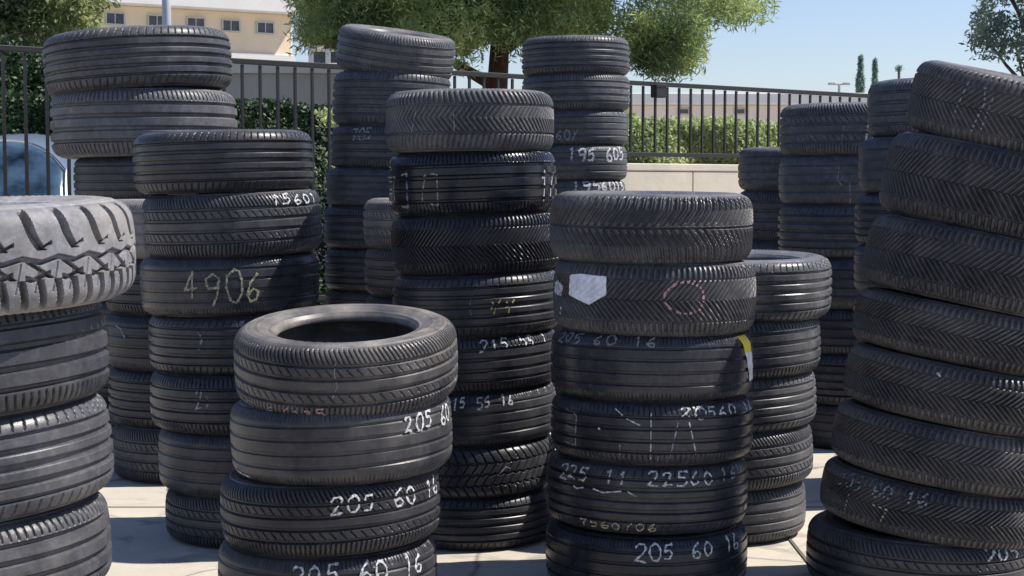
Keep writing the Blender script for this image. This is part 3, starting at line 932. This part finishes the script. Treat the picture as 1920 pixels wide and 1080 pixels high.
# dark carport bay behind it
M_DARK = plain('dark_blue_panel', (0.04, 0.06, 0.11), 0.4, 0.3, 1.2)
cp = tag(empty('carport', (px_x(590, 34, 4), 34, 0)), 'shaded carport with white posts beside the tan building', 'carport')
cx0, cx1 = px_x(552, 34, 4) - cp.location.x, px_x(700, 34, 4) - cp.location.x
z1 = py_h(74, 34)
m_ = MB(); m_.box(cx0, cx1, 0, 3.0, z1, z1 + 0.3); m_.build('roof', M_WHITE, cp, 0.02)
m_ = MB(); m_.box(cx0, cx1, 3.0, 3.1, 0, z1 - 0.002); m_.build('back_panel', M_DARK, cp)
for px in (582, 614, 690):
    xx = px_x(px, 34, 4) - cp.location.x
    m_ = MB(); m_.box(xx - 0.05, xx + 0.05, 0.05, 0.15, 0, z1 - 0.003); m_.build('post', M_WHITE, cp, 0.01)
# long low pale building on the right
Y2 = 46
lb_ = tag(empty('low_building', (px_x(1330, Y2, 2), Y2, 0)), 'long low pinkish white building beyond the yellow green hedge', 'building')
x0, x1 = px_x(1000, Y2, 2) - lb_.location.x, px_x(1900, Y2, 2) - lb_.location.x
zt = py_h(176, Y2)
m_ = MB(); m_.box(x0, x1, 0, 8, 0, zt - 0.32); m_.build('wall', M_PINKW, lb_, 0.02)
m_ = MB(); m_.box(x0 - 0.2, x1 + 0.2, -0.5, 8.2, zt - 0.318, zt); m_.build('roof', M_WHITE, lb_, 0.03)
for k, px in enumerate((1281, 1386)):
    xx = px_x(px, Y2, 2) - lb_.location.x
    zz = zt - 0.50
    m_ = MB(); m_.box(xx - 0.17, xx + 0.17, -0.04, -0.003, zz - 0.10, zz + 0.10); fr = m_.build('window', M_FRAME, lb_)
    m_ = MB(); m_.box(xx - 0.13, xx + 0.13, -0.05, -0.042, zz - 0.06, zz + 0.06); m_.build('pane', M_GLASSD, fr)
# distant lamp post
lp = tag(empty('lamp_post', (px_x(1572, 90, 4), 90, 0)), 'slim double headed lamp post on the skyline at right', 'lamp post')
zt = py_h(158, 90)
m_ = MB(); m_.tube([(0, 0, 0), (0, 0, zt)], [0.10, 0.07], 10); m_.build('pole', M_GREYM, lp)
m_ = MB(); m_.tube([(-0.42, 0, zt), (0.42, 0, zt)], 0.05, 8); m_.build('arm', M_GREYM, lp)
for sx in (-1, 1):
    m_ = MB(); m_.box(sx * 0.40 - 0.22, sx * 0.40 + 0.22, -0.15, 0.15, zt - 0.04, zt + 0.10, 0.04, 0.03); m_.build('lamp_head', M_GREYM, lp, 0.02)

# ------------------------------------------------------------------ blue car behind the fence, nose towards the yard
M_CARB = plain('blue_car_paint', (0.10, 0.135, 0.19), 0.25, 0.04, 1.0)
M_CGLASS = plain('car_glass', (0.035, 0.065, 0.105), 0.12, 0.9, 4.0)
M_BLACKP = plain('black_plastic', (0.02, 0.02, 0.022), 0.5, 0.2, 12)
M_CHROME = plain('bright_trim', (0.6, 0.62, 0.65), 0.2, 0.05, 5, metallic=0.8)
car = tag(empty('parked_car', (px_x(141, 11.2, 1.3) - 0.92, 10.3, 0)), 'blue parked car behind the iron fence at left edge', 'car')
def loft(secs, name, mat, parent, bevel=0.0):
    """sections: (y, z0, z1, half width bottom, half width top) joined front to back"""
    v, f = [], []
    for y, z0, z1, wb, wt in secs:
        v += [(-wb, y, z0), (wb, y, z0), (wb, y, z0 + (z1 - z0) * 0.55), (wt, y, z1), (-wt, y, z1), (-wb, y, z0 + (z1 - z0) * 0.55)]
    k = 6
    for i in range(len(secs) - 1):
        for s_ in range(k):
            a = i * k + s_; b2 = i * k + (s_ + 1) % k
            f.append((a, b2, b2 + k, a + k))
    f.append(tuple(range(k))[::-1]); f.append(tuple((len(secs) - 1) * k + s_ for s_ in range(k)))
    me = bpy.data.meshes.new(name); me.from_pydata(v, [], f); me.update()
    for p in me.polygons: p.use_smooth = True
    o = link(name, me, mat, parent)
    bm_ = o.modifiers.new('bevel', 'BEVEL'); bm_.width = bevel or 0.05; bm_.segments = 3; bm_.limit_method = 'ANGLE'; bm_.angle_limit = rad(25)
    return o
loft([(0, 0.35, 0.80, 0.78, 0.74), (0.12, 0.25, 0.95, 0.90, 0.84), (0.9, 0.22, 1.02, 0.92, 0.86), (1.2, 0.22, 1.06, 0.92, 0.86), (3.6, 0.22, 1.08, 0.92, 0.86), (4.35, 0.26, 1.05, 0.90, 0.84), (4.5, 0.4, 0.95, 0.82, 0.78)], 'body', M_CARB, car, 0.06)
def cabin_ring(y, zt, wb, wt, z0=1.0, n=28):
    """arch-shaped section: straight flanks leaning in, rounded shoulders, slightly crowned roof"""
    out = []
    for k in range(n + 1):
        a = math.pi * k / n
        c, s_ = math.cos(a), math.sin(a)
        zz = z0 + (zt - z0) * abs(s_) ** 0.55
        hw = wb + (wt - wb) * (zz - z0) / max(zt - z0, 1e-6)
        out.append((hw * math.copysign(abs(c) ** 0.55, c), y, zz))
    return out
def ring_loft(rings, name, mat, parent):
    v = [p for r_ in rings for p in r_]; k = len(rings[0]); f = []
    for i in range(len(rings) - 1):
        for s_ in range(k - 1):
            a = i * k + s_; f.append((a, a + k, a + k + 1, a + 1))
    f.append(tuple(range(k))); f.append(tuple((len(rings) - 1) * k + s_ for s_ in range(k))[::-1])
    me = bpy.data.meshes.new(name); me.from_pydata(v, [], f); me.update()
    for p in me.polygons: p.use_smooth = len(p.vertices) == 4
    return link(name, me, mat, parent)
ring_loft([cabin_ring(1.10, 1.08, 0.86, 0.82), cabin_ring(1.30, 1.36, 0.87, 0.76), cabin_ring(1.52, 1.60, 0.87, 0.72), cabin_ring(1.70, 1.71, 0.87, 0.70), cabin_ring(2.1, 1.765, 0.87, 0.70), cabin_ring(3.3, 1.75, 0.87, 0.70), cabin_ring(4.0, 1.62, 0.85, 0.68), cabin_ring(4.35, 1.12, 0.84, 0.8)], 'cabin', M_CARB, car)
# windscreen: a curved pane proud of the cabin front
prof_y = lambda z: float(np.interp(z, [1.08, 1.36, 1.60, 1.71], [1.10, 1.30, 1.52, 1.70]))
v, f = [], []
for i in range(13):
    t = i / 12
    zc = 1.10 + t * 0.56
    for k in range(17):
        u = k / 16 * 2 - 1
        zz = zc - 0.22 * abs(u) ** 4.5 * t
        hw = (0.865 - 0.15 * (zz - 1.0) / 0.7) * 0.945
        v.append((u * hw, prof_y(zz) - 0.035, zz + 0.012))
for i in range(12):
    for k in range(16):
        a = i * 17 + k; f.append((a, a + 1, a + 18, a + 17))
me = bpy.data.meshes.new('windscreen'); me.from_pydata(v, [], f); me.update()
for p in me.polygons: p.use_smooth = True
ws = link('windscreen', me, M_CGLASS, car)
sd = ws.modifiers.new('thick', 'SOLIDIFY'); sd.thickness = 0.012
for sx in (-1, 1):
    m_ = MB(); m_.prism([(1.45, 1.12), (1.85, 1.62), (3.3, 1.62), (4.0, 1.5), (4.15, 1.12)], 0, 0.012)
    # outline is in car length and height; lay it on the flank
    m_.v = [(sx * (0.885 - 0.29 * max(0, (z - 1.3)) * 0.9 + 0.004 + d), y, z) for (y, d, z) in m_.v]
    m_.build('side_window', M_CGLASS, car)
    h_ = MB(); h_.box(sx * 0.62 - 0.17, sx * 0.62 + 0.17, -0.03, 0.12, 0.68, 0.82); h_.build('headlight', M_CHROME, car, 0.03)
    mi = MB(); mi.box(sx * 1.0 - 0.09, sx * 1.0 + 0.09, 1.42, 1.54, 1.06, 1.20); mi.build('mirror', M_CARB, car, 0.03)
    for y in (0.85, 3.65):
        wv = MB(); wv.tube([(sx * 0.74, y, 0.33), (sx * 0.93, y, 0.33)], 0.33, 28)
        wo = wv.build('wheel', M_BLACKP, car, 0.03)
        hv = MB(); hv.tube([(sx * 0.932, y, 0.33), (sx * 0.945, y, 0.33)], 0.2, 20); hv.build('rim', M_CHROME, wo)
tr_ = MB()
edge = []
for k in range(-16, 17):
    u = k / 16
    zz = 1.672 - 0.22 * abs(u) ** 4.5
    edge.append((u * (0.865 - 0.15 * (zz - 1.0) / 0.7) * 0.955, prof_y(zz) - 0.036, zz + 0.012))
for k in range(1, 12):
    zz = 1.452 - k * 0.035
    edge.append(((0.865 - 0.15 * (zz - 1.0) / 0.7) * 0.955, prof_y(zz) - 0.036, zz + 0.012))
tr_.tube(edge, 0.011, 6); tr_.build('windscreen_trim', M_CHROME, car)
for x in (-0.35, 0.30):
    se = MB(); se.box(x - 0.22, x + 0.22, 2.0, 2.12, 0.9, 1.42, 0.03, 0.0); so_ = se.build('seat', M_BLACKP, car, 0.05)
gr = MB()
for k in range(4): gr.box(-0.4, 0.4, -0.02, 0.05, 0.50 + k * 0.07, 0.535 + k * 0.07)
gr.build('grille', M_BLACKP, car, 0.005)
wp = MB()
for x in (-0.45, 0.15): wp.tube([(x, 1.00, 1.10), (x + 0.5, 1.08, 1.17)], 0.010, 6)
wp.build('wiper', M_BLACKP, car)

# ------------------------------------------------------------------ the stacks, front ones first
# left edge, topped by the pale off-road tyre
stack('left edge stack', 3.6, 0.36, [605, 808, 1010], [-104, -104, -99, -97, -98, -98], ['lug', 'rib4', 'rib5', 'rib4', 'rib5', 'rib4'],
      rolls=[1.5, 5.5, 5.5, 4, 2], pitches=[2.0, 0, 0, 0], Rs=[0.42, 0.36, 0.365, 0.362, 0.36, 0.36], top_w=0.222,
      looks=[(0.75, 0.0, 0.78), (0.25, 0.6, 0.40), (0.3, 0.6, 0.48), (0.4, 0.5, 0.46), (0.3, 0.5, 0.42), (0.3, 0.5, 0.42)],
      names={0: 'pale dusty tyre with chunky off-road lugs, topmost of the left edge stack'},
      marks={2: [('line', [(2, 0.055), (26, 0.028)], 'white', 0.007)], 3: [('text', '0', 8, 26, 0.035, 0.035, 'white', 0.010)]})
# short front stack with the open hole
stack('short front stack', 5.0, 0.347, [792, 914, 1045], [650, 641, 621, 616], ['sipe', 'worn', 'sipe', 'worn'],
      rolls=[0.8, 2.4, 2.2, 1.0], pitches=[7.5, 0.5, 0, 0], top_w=0.226, Rs=[0.350, 0.348, 0.345, 0.345],
      looks=[(0.58, 0.5, 0.40), (0.38, 0.65, 0.38), (0.25, 0.6, 0.30), (0.25, 0.6, 0.30)],
      names={0: 'dusty tyre lying with its open hole in view, topmost of the short front stack',
             1: 'black tyre chalked 205 6 at its right side, second in the short front stack',
             2: 'black tyre chalked 205 60 16, third from top in the short front stack'},
      marks={0: [('text', '205 6', 447, 540, -0.078, 0.026, 'dim', 0.005), ('text', '6135', 548, 632, -0.075, 0.026, 'pink', 0.005), ('line', [(652, 0.06), (650, 0.03), (655, 0.0), (645, -0.03)], 'dim', 0.004)],
             1: [('text', '205 60', 770, 853, 0.048, 0.045, 'white', 0.0065), ('line', [(450, -0.072), (480, -0.080)], 'white', 0.006)],
             2: [('text', '205 60 16', 642, 832, 0.050, 0.050, 'white', 0.0065)],
             3: [('text', '205 60 16', 572, 802, 0.060, 0.050, 'white', 0.0065)]})
# front stack with the white sticker
stack('front stack with the white sticker', 5.4, 0.342, [497, 632, 755, 873, 1003], [1220, 1226, 1221, 1221, 1212, 1211],
      ['vee', 'chev', 'worn', 'rib4', 'rib5', 'worn'], rolls=[-0.5, -0.8, -0.6, -0.5, -0.8, 0], pitches=[1, 0, -1.5, -1.5, -1.5, 0], top_w=0.222,
      looks=[(0.35, 0.6, 0.48), (0.35, 0.6, 0.46), (0.15, 0.85, 0.36), (0.15, 0.8, 0.36), (0.2, 0.75, 0.36), (0.05, 0.85, 0.3)],
      names={0: 'black tyre with coarse V tread, topmost of the front stack with the white sticker',
             1: 'herringbone tyre bearing a white paper sticker and a chalked ring',
             2: 'shiny black tyre with a yellow and white paper tag at its right edge'},
      marks={1: [('patch', 'paper_sticker', [(1064, 0.060), (1083, 0.064), (1126, 0.062), (1127, 0.012), (1098, -0.018), (1064, 0.004)], M_STICK, 0.0022),
                 ('patch', 'chalk_blot', [(1036, 0.030), (1044, 0.040), (1053, 0.026), (1050, -0.002), (1040, 0.000)], M_CHALK['white'], 0.0018), ('line', [(1050, -0.03), (1047, -0.06)], 'white', 0.010),
                 ('text', 'o', 1224, 1298, 0.010, 0.080, 'pink', 0.0075)],
             2: [('text', '205 60 16', 1042, 1220, 0.078, 0.030, 'dim', 0.0055),
                 ('patch', 'yellow_tag', [(1374, 0.088), (1395, 0.090), (1400, 0.040), (1384, 0.040)], M_YEL, 0.0024),
                 ('patch', 'white_tag', [(1384, 0.0398), (1400, 0.0398), (1406, -0.048), (1397, -0.050)], M_STICK, 0.0024)],
             3: [('text', '20560 16', 1255, 1404, 0.068, 0.036, 'white', 0.0055), ('text', 'E', 1052, 1086, 0.005, 0.125, 'dim', 0.0045),
                 ('line', [(1140, 0.078), (1162, 0.048), (1185, 0.030)], 'white', 0.0045), ('line', [(1204, 0.07), (1204, -0.075)], 'white', 0.004),
                 ('line', [(1252, 0.04), (1238, -0.07)], 'dim', 0.0045), ('line', [(1272, 0.04), (1286, -0.06)], 'white', 0.0045),
                 ('line', [(1098, 0.02), (1116, 0.012)], 'white', 0.006), ('line', [(1150, -0.03), (1150, -0.07)], 'dim', 0.0045), ('line', [(1218, -0.065), (1217, -0.078)], 'dim', 0.005)],
             4: [('text', '225 11 22560', 1044, 1322, 0.062, 0.042, 'white', 0.0058), ('text', '16', 1330, 1372, 0.066, 0.038, 'dim', 0.0055),
                 ('line', [(1060, 0.035), (1075, 0.02), (1095, 0.03), (1120, 0.018), (1160, 0.028), (1178, 0.014)], 'white', 0.005),
                 ('text', '7560706', 1078, 1220, -0.074, 0.024, 'cream', 0.0045), ('line', [(1384, -0.06), (1392, -0.02)], 'cream', 0.008)],
             5: [('text', '205 60 16', 1172, 1375, 0.060, 0.050, 'white', 0.0062)]})
# stack left of centre
stack('stack left of centre chalked 4906', 6.15, 0.340, [361, 484, 594, 705, 815, 935], [420, 437, 432, 447, 450, 465, 478],
      ['rib5', 'sipe', 'worn', 'rib5', 'rib4', 'worn', 'sipe'], rolls=[1.5, 2.2, 1.6, 0.8, 0.5, 0], pitches=[0, 1, 0], top_w=0.226,
      looks=[(0.2, 0.7, 0.35), (0.25, 0.7, 0.45), (0.2, 0.8, 0.35), (0.1, 0.75, 0.38), (0.1, 0.75, 0.38), (0.2, 0.55, 0.40), (0.3, 0.45, 0.42)],
      names={2: 'black tyre with large yellowish 4906 chalked on its tread, left of centre'},
      marks={1: [('text', '15601', 528, 602, 0.072, 0.034, 'white', 0.006)],
             2: [('text', '4906', 375, 518, 0.0, 0.105, 'cream', 0.0085)], 3: [('line', [(402, 0.05), (410, 0.03), (404, -0.01)], 'dim', 0.008)],
             4: [('text', '2:', 396, 430, 0.02, 0.07, 'dim', 0.006)]})
# tall centre stack
stack('tall centre stack', 6.1, 0.320, [283, 403, 517, 633, 737, 840, 935], [881, 886, 891, 893, 890, 888, 886, 884],
      ['asym', 'rib4', 'chev', 'rib5', 'rib4', 'worn', 'zig', 'rib5'], rolls=[0.3, 1.8, 2.2, 2.5, 3, 3, 2.5, 1.5], pitches=[0, 0, 0], top_w=0.224,
      looks=[(0.40, 0.4, 0.52), (0.05, 1.0, 0.25), (0.15, 0.75, 0.3), (0.2, 0.7, 0.35), (0.2, 0.7, 0.35), (0.2, 0.7, 0.35), (0.2, 0.7, 0.35), (0.2, 0.7, 0.35)],
      names={4: 'black tyre chalked 215 55 on its upper edge in the tall centre stack',
             5: 'black tyre chalked 215 55 16 in the lower tall centre stack'},
      marks={0: [('line', [(790, 0.05), (782, -0.02), (776, -0.06)], 'dim', 0.004), ('line', [(856, 0.02), (858, -0.04)], 'dim', 0.004)],
             1: [('text', '[]', 742, 774, -0.020, 0.100, 'dim', 0.008), ('text', '7]', 792, 832, -0.020, 0.100, 'dim', 0.006), ('text', '17', 1008, 1036, -0.02, 0.085, 'white', 0.007)],
             3: [('text', 'yy', 918, 968, 0.0, 0.05, 'yellow', 0.006), ('line', [(890, 0.04), (884, 0.0), (888, -0.03)], 'dim', 0.004)],
             4: [('text', '215 55 1', 903, 1028, 0.070, 0.042, 'white', 0.0075)],
             5: [('text', '215 55 16', 838, 968, 0.064, 0.042, 'white', 0.0065)],
             6: [('line', [(935, -0.01), (950, 0.02), (958, 0.012)], 'dim', 0.006)]})
# low stack behind the sticker stack
stack('low stack behind the sticker stack', 6.2, 0.330, [605, 712, 815, 922], [1396, 1377, 1370, 1363, 1350],
      ['rib5', 'rib4', 'rib5', 'sipe', 'rib4'], rolls=[0, 2, 2.5, 3, 2.5], pitches=[2.0, 1, 0.5], top_w=0.226, Rs=[0.335, 0.33, 0.33, 0.33, 0.33],
      looks=[(0.3, 0.8, 0.6), (0.25, 0.75, 0.5), (0.4, 0.6, 0.52), (0.4, 0.6, 0.52), (0.4, 0.55, 0.52)])
# leaning herringbone stack at the right edge
stack('leaning stack at the right edge', 5.3, 0.370, [306, 455, 588, 697, 810, 925, 1027], [1917, 1868, 1832, 1812, 1793, 1770, 1748, 1722],
      ['chev', 'chev', 'chev', 'chev', 'chev', 'chev', 'chev', 'sipe'], rolls=[-11, -12, -12, -11, -10, -9, -8, -6], pitches=[8, 3, 0, 0, 0], top_w=0.235,
      looks=[(0.36, 0.45, 0.44), (0.34, 0.6, 0.38), (0.36, 0.55, 0.38), (0.46, 0.5, 0.38), (0.46, 0.55, 0.38), (0.5, 0.5, 0.40), (0.4, 0.55, 0.36), (0.3, 0.55, 0.34)],
      names={6: 'herringbone tyre chalked 205 60 16 in the lower leaning right edge stack'},
      marks={0: [('line', [(1766, 0.07), (1757, -0.03)], 'dim', 0.005), ('line', [(1790, 0.06), (1796, 0.02), (1786, -0.06)], 'dim', 0.006), ('line', [(1806, 0.04), (1800, -0.05)], 'dim', 0.005)],
             4: [('line', [(1697, 0.07), (1704, 0.055)], 'white', 0.010)],
             6: [('text', '205 60 16', 1550, 1686, 0.055, 0.050, 'dim', 0.006), ('line', [(1566, 0.01), (1563, -0.05)], 'cream', 0.005), ('line', [(1600, 0.0), (1622, -0.005), (1614, -0.06)], 'cream', 0.006)],
             7: [('text', '205 60', 1790, 1915, 0.070, 0.045, 'white', 0.008)]})
# stack half hidden behind the left edge stack
stack('stack half hidden behind the left edge stack', 7.45, 0.345, [486, 592, 697, 805], [336, 338, 340, 345, 352],
      ['worn', 'rib4', 'worn', 'rib5', 'sipe'], top_w=0.262, looks=[(0.85, 0.2, 0.7), (0.2, 0.5, 0.35), (0.1, 0.6, 0.32), (0.1, 0.6, 0.32), (0.3, 0.4, 0.42)],
      marks={2: [('line', [(240, 0.06), (252, 0.05), (262, 0.02)], 'dim', 0.008)]})
# widest tyres at back left
stack('stack of widest tyres at back left', 8.35, 0.42, [172, 292, 378], [260, 271, 295, 300], ['rib5', 'rib4', 'worn', 'rib5', 'rib4', 'worn', 'rib5', 'rib4'],
      rolls=[3.6, 0.8, 0], pitches=[0], Rs=[0.478, 0.476, 0.42, 0.42, 0.42], top_w=0.30,
      looks=[(0.30, 0.5, 0.48), (0.40, 0.45, 0.58), (0.1, 0.5, 0.42)], adj={0: 0.02})
# back stack with the slanting top tyre; lower tyres' lightness raised like distance haze
stack('back stack with slanting top tyre', 8.5, 0.313, [158, 235, 315, 388, 467, 548], [742, 735, 732, 722, 718, 720], ['rib4', 'rib5', 'rib4', 'worn', 'rib4', 'rib5', 'worn', 'rib4', 'rib5', 'worn'],
      rolls=[-8, -2, -1, -0.5, 0], pitches=[8, 0], top_w=0.225, adj={0: 0.03},
      looks=[(0.40, 0.5, 0.54), (0.15, 0.5, 0.5), (0.15, 0.5, 0.48), (0.15, 0.5, 0.46), (0.15, 0.5, 0.46), (0.15, 0.5, 0.42)], marks={2: [('text', '705', 668, 708, 0.055, 0.06, 'dim', 0.010)]})
stack('half hidden stack behind the tall centre stack', 7.2, 0.33, [467], [819, 821, 822], ['sipe', 'rib4', 'worn', 'rib5', 'rib4', 'worn'], top_w=0.215,
      looks=[(0.75, 0.2, 0.6), (0.35, 0.3, 0.4)])
# tallest, at the back under the pine
stack('tallest back stack under the pine', 9.6, 0.323, [137, 205, 272, 338, 400], [1079, 1080, 1077, 1075, 1072], ['rib5', 'rib4', 'worn', 'worn', 'worn', 'worn', 'rib4', 'rib5', 'worn', 'rib4', 'rib5'],
      rolls=[0.3, 0.5], top_w=0.218, looks=[(0.3, 0.5, 0.5), (0.35, 0.45, 0.55), (0.3, 0.5, 0.5), (0.35, 0.45, 0.5), (0.3, 0.45, 0.5)],
      marks={2: [('text', '60/', 1040, 1082, -0.04, 0.06, 'dim', 0.011)], 3: [('text', '195 605', 1060, 1166, 0.045, 0.075, 'white', 0.013)],
             4: [('text', '1956015', 1068, 1168, 0.060, 0.060, 'white', 0.014)]})
# back right stacks, haze put into their colour as raised lightness
stack('lowest back right stack by the beige wall', 9.2, 0.335, [357, 452], [1494, 1493, 1492], ['worn', 'rib4', 'worn', 'rib5', 'rib4', 'worn'], top_w=0.24,
      looks=[(0.15, 0.3, 0.58), (0.1, 0.4, 0.52), (0.1, 0.4, 0.5)])
stack('wide back stack left of the leaning stack', 8.4, 0.375, [290, 385, 485, 580, 667, 760], [1597, 1596, 1594, 1594, 1593], ['sipe', 'worn', 'rib5', 'worn', 'rib4', 'rib5', 'worn'], top_w=0.262,
      looks=[(0.2, 0.3, 0.58), (0.2, 0.35, 0.56), (0.15, 0.4, 0.52), (0.1, 0.5, 0.46), (0.1, 0.5, 0.42), (0.1, 0.5, 0.42), (0.1, 0.5, 0.42)],
      marks={0: [('text', '/2', 1592, 1612, -0.01, 0.09, 'white', 0.010), ('line', [(1556, 0.01), (1552, -0.06)], 'dim', 0.006)], 1: [('line', [(1548, 0.05), (1546, 0.0), (1556, -0.03)], 'dim', 0.006), ('line', [(1566, -0.01), (1568, -0.09)], 'dim', 0.007)]})
stack('back stack half behind the leaning stack', 7.0, 0.36, [255, 365], [1784, 1767, 1760, 1758], ['rib4', 'worn', 'rib5', 'worn', 'rib4', 'rib5', 'worn', 'rib4'], top_w=0.246,
      looks=[(0.1, 0.4, 0.55), (0.1, 0.4, 0.5), (0.1, 0.4, 0.45), (0.1, 0.4, 0.45)])
